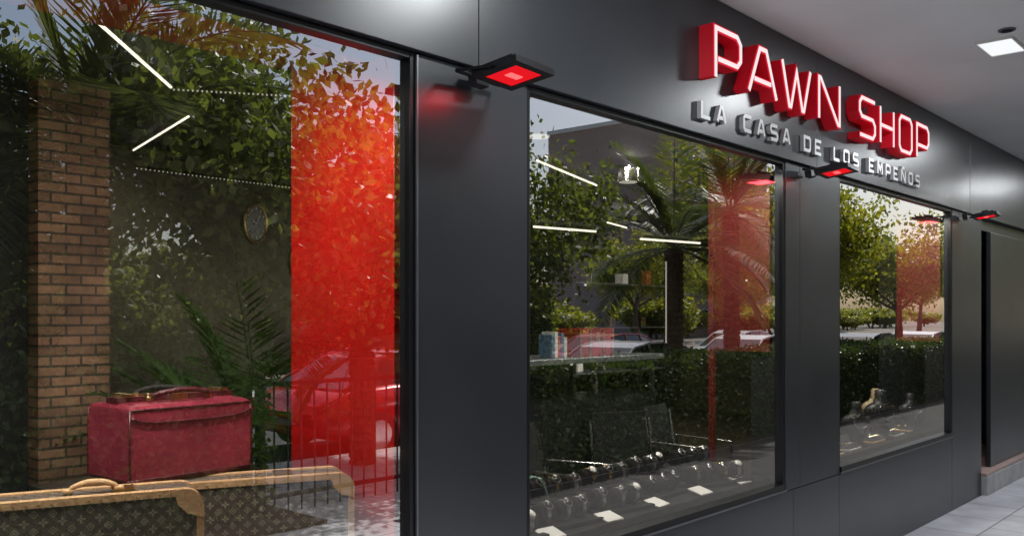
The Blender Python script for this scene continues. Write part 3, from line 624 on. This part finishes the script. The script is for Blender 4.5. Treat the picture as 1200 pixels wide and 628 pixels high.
# ---------------------------------------------------------------- cars
M_TYRE=mk('tyre',(.02,.02,.02),.8); M_CGL=mk('car_glass',(.015,.018,.02),.05,0,.0,1,0,0,.8); M_TAIL=mk('tail_light',(.5,.02,.02),.2); M_HEAD=mk('head_light',(.8,.8,.8),.1,.3)
def car(x,y,col,face=1,H=1.30,nm='parked_car'):
    e=empty(nm,(x,y,-.15)); e.scale=(face,1,H/1.42); paint=mk('car_paint',col,.18,.1,.02,3,0,0,.8)
    st=[(-2.15,.45,.62,.70),(-2.08,.30,.78,.82),(-1.7,.22,.92,.88),(-1.0,.20,.97,.90),(0,.20,.95,.90),(.9,.20,.93,.90),(1.5,.22,.84,.88),(1.95,.28,.72,.82),(2.15,.40,.58,.66)]
    v=[];f=[];n=10
    for X,zb,zt,w in st:
        zm=(zb+zt)/2; v+=[(X,-w*.9,zb),(X,-w,zb+.1),(X,-w*1.01,zm),(X,-w*.97,zt-.05),(X,-w*.86,zt),(X,w*.86,zt),(X,w*.97,zt-.05),(X,w*1.01,zm),(X,w,zb+.1),(X,w*.9,zb)]
    for k in range(len(st)-1):
        for i in range(n): f.append((k*n+i,k*n+(i+1)%n,(k+1)*n+(i+1)%n,(k+1)*n+i))
    f+= [tuple(range(n)),tuple(range((len(st)-1)*n,len(st)*n))[::-1]]
    mb=MB(); mb.add(v,f,paint); mb.obj('body',e,True)
    cs=[(-1.75,.93,.93,.76,.74),(-1.15,.94,1.33,.78,.60),(-.6,.94,1.42,.79,.62),(.1,.94,1.41,.79,.62),(.55,.93,1.32,.78,.60),(1.25,.89,.90,.74,.72)]
    v=[]
    for X,zb,zt,wb,wt in cs: v+=[(X,-wb,zb),(X,-wt,zt),(X,wt,zt),(X,wb,zb)]
    side=[];top=[];scr=[]
    for k in range(len(cs)-1):
        a=k*4;b=a+4; side+=[(a,a+1,b+1,b),(a+2,a+3,b+3,b+2)]; (scr if k in (0,4) else top).append((a+1,a+2,b+2,b+1))
    mb=MB(); mb.add(v,side+scr,M_CGL); mb.add(v,top,paint)
    for X in (-.55,.15):
        for s in (-1,1): mb.tube([(X,s*.795,.94),(X,s*.628,1.405)],.022,paint,6)
    for k in (0,1,2,3,4):
        for s in (1,2): mb.tube([v[k*4+s],v[(k+1)*4+s]],.025,paint,6)
    mb.obj('cabin',e)
    mb=MB()
    for X in (-1.35,1.32):
        for s in (-1,1):
            mb.tube([(X,s*.72,.31),(X,s*.915,.31)],.31,M_TYRE,24); mb.tube([(X,s*.916,.31),(X,s*.925,.31)],.20,M_CHROME,16)
    for s in (-1,1):
        mb.box(-2.17,-2.05,s*.58-.12,s*.58+.12,.62,.74,M_TAIL); mb.box(1.98,2.1,s*.55-.14,s*.55+.14,.54,.66,M_HEAD); mb.box(.75,.95,s*.98-.08,s*.98+.08,.92,1.04,paint)
    mb.box(2.10,2.165,-.35,.35,.34,.50,M_BLACK); mb.obj('wheels_and_lights',e)
car(8.6,-7.4,(.55,.02,.03)); car(13.9,-7.4,(.45,.45,.46),-1,1.30); car(19.5,-7.4,(.7,.7,.7),1,1.35); car(25.5,-7.4,(.1,.11,.14),-1); car(31,-7.4,(.65,.65,.66),1); car(21,-12.6,(.3,.05,.05),1); car(28,-12.6,(.6,.6,.6),-1); car(37,-7.4,(.6,.6,.6))
# ---------------------------------------------------------------- far buildings
def block(nm,x0,x1,y0,y1,h,wall,fl=3.0,bal=True):
    e=empty(nm); box('walls',x0,x1,y0,y1,-.16,h,wall,e); mb=MB(); nf=int(h/fl); nx=int((x1-x0)/2.6)
    for i in range(nx):
        for k in range(nf):
            x=x0+.7+i*2.6; z=.9+k*fl
            if z+1.5>h: continue
            mb.box(x,x+1.3,y1+.002,y1+.03,z,z+1.4,M_CGL); mb.box(x-.07,x-.001,y1+.002,y1+.06,z-.07,z+1.47,M_WHITE); mb.box(x+1.301,x+1.37,y1+.002,y1+.06,z-.07,z+1.47,M_WHITE); mb.box(x,x+1.3,y1+.002,y1+.06,z+1.401,z+1.47,M_WHITE); mb.box(x,x+1.3,y1+.002,y1+.12,z-.07,z-.001,M_WHITE)
            if bal and i%3==1 and k>0: mb.box(x-.4,x+1.7,y1+.125,y1+1.0,z-.25,z-.1,M_WHITE); mb.box(x-.4,x+1.7,y1+.95,y1+1.0,z-.09,z+.7,M_KERB)
    mb.obj('windows',e); box('cornice',x0-.2,x1+.2,y0,y1+.35,h+.003,h+.4,M_WHITE,e)
M_BRK=tilemat('apartment_brick',(.42,.24,.18),(.36,.19,.14),(.4,.35,.32),.25,.08,.01,.8,.1,rot=(math.radians(90),0,0))
block('apartment_building',70,90,-56,-42,20,M_BRK)
# ---------------------------------------------------------------- world, sun, camera
el=math.radians(50); az=math.radians(106)
w=bpy.data.worlds.new('World'); SC.world=w; w.use_nodes=True; nt=w.node_tree; bg=nt.nodes['Background']
sk=nt.nodes.new('ShaderNodeTexSky'); sk.sky_type='NISHITA'; sk.sun_disc=False; sk.sun_elevation=el; sk.sun_rotation=az; sk.dust_density=3.0; sk.air_density=1.0
nt.links.new(sk.outputs[0],bg.inputs[0]); bg.inputs[1].default_value=0.15
S=Vector((math.sin(az)*math.cos(el),math.cos(az)*math.cos(el),math.sin(el)))
l=bpy.data.lights.new('sun','SUN'); l.energy=5; l.angle=math.radians(.5); l.color=(1,.96,.90); o=bpy.data.objects.new('sun',l); o.rotation_euler=S.to_track_quat('Z','Y').to_euler(); SC.collection.objects.link(o)
cd=bpy.data.cameras.new('camera'); cd.lens=31.5; cd.sensor_width=36; cd.shift_y=.0483; cd.clip_end=1000; cd.clip_start=.05
co=bpy.data.objects.new('camera',cd); co.location=(0,-2.283,1.6); co.rotation_euler=(math.radians(90),0,math.radians(42.14-90)); SC.collection.objects.link(co); SC.camera=co
SC.view_settings.view_transform='Standard'; SC.view_settings.look='None'; SC.view_settings.exposure=0
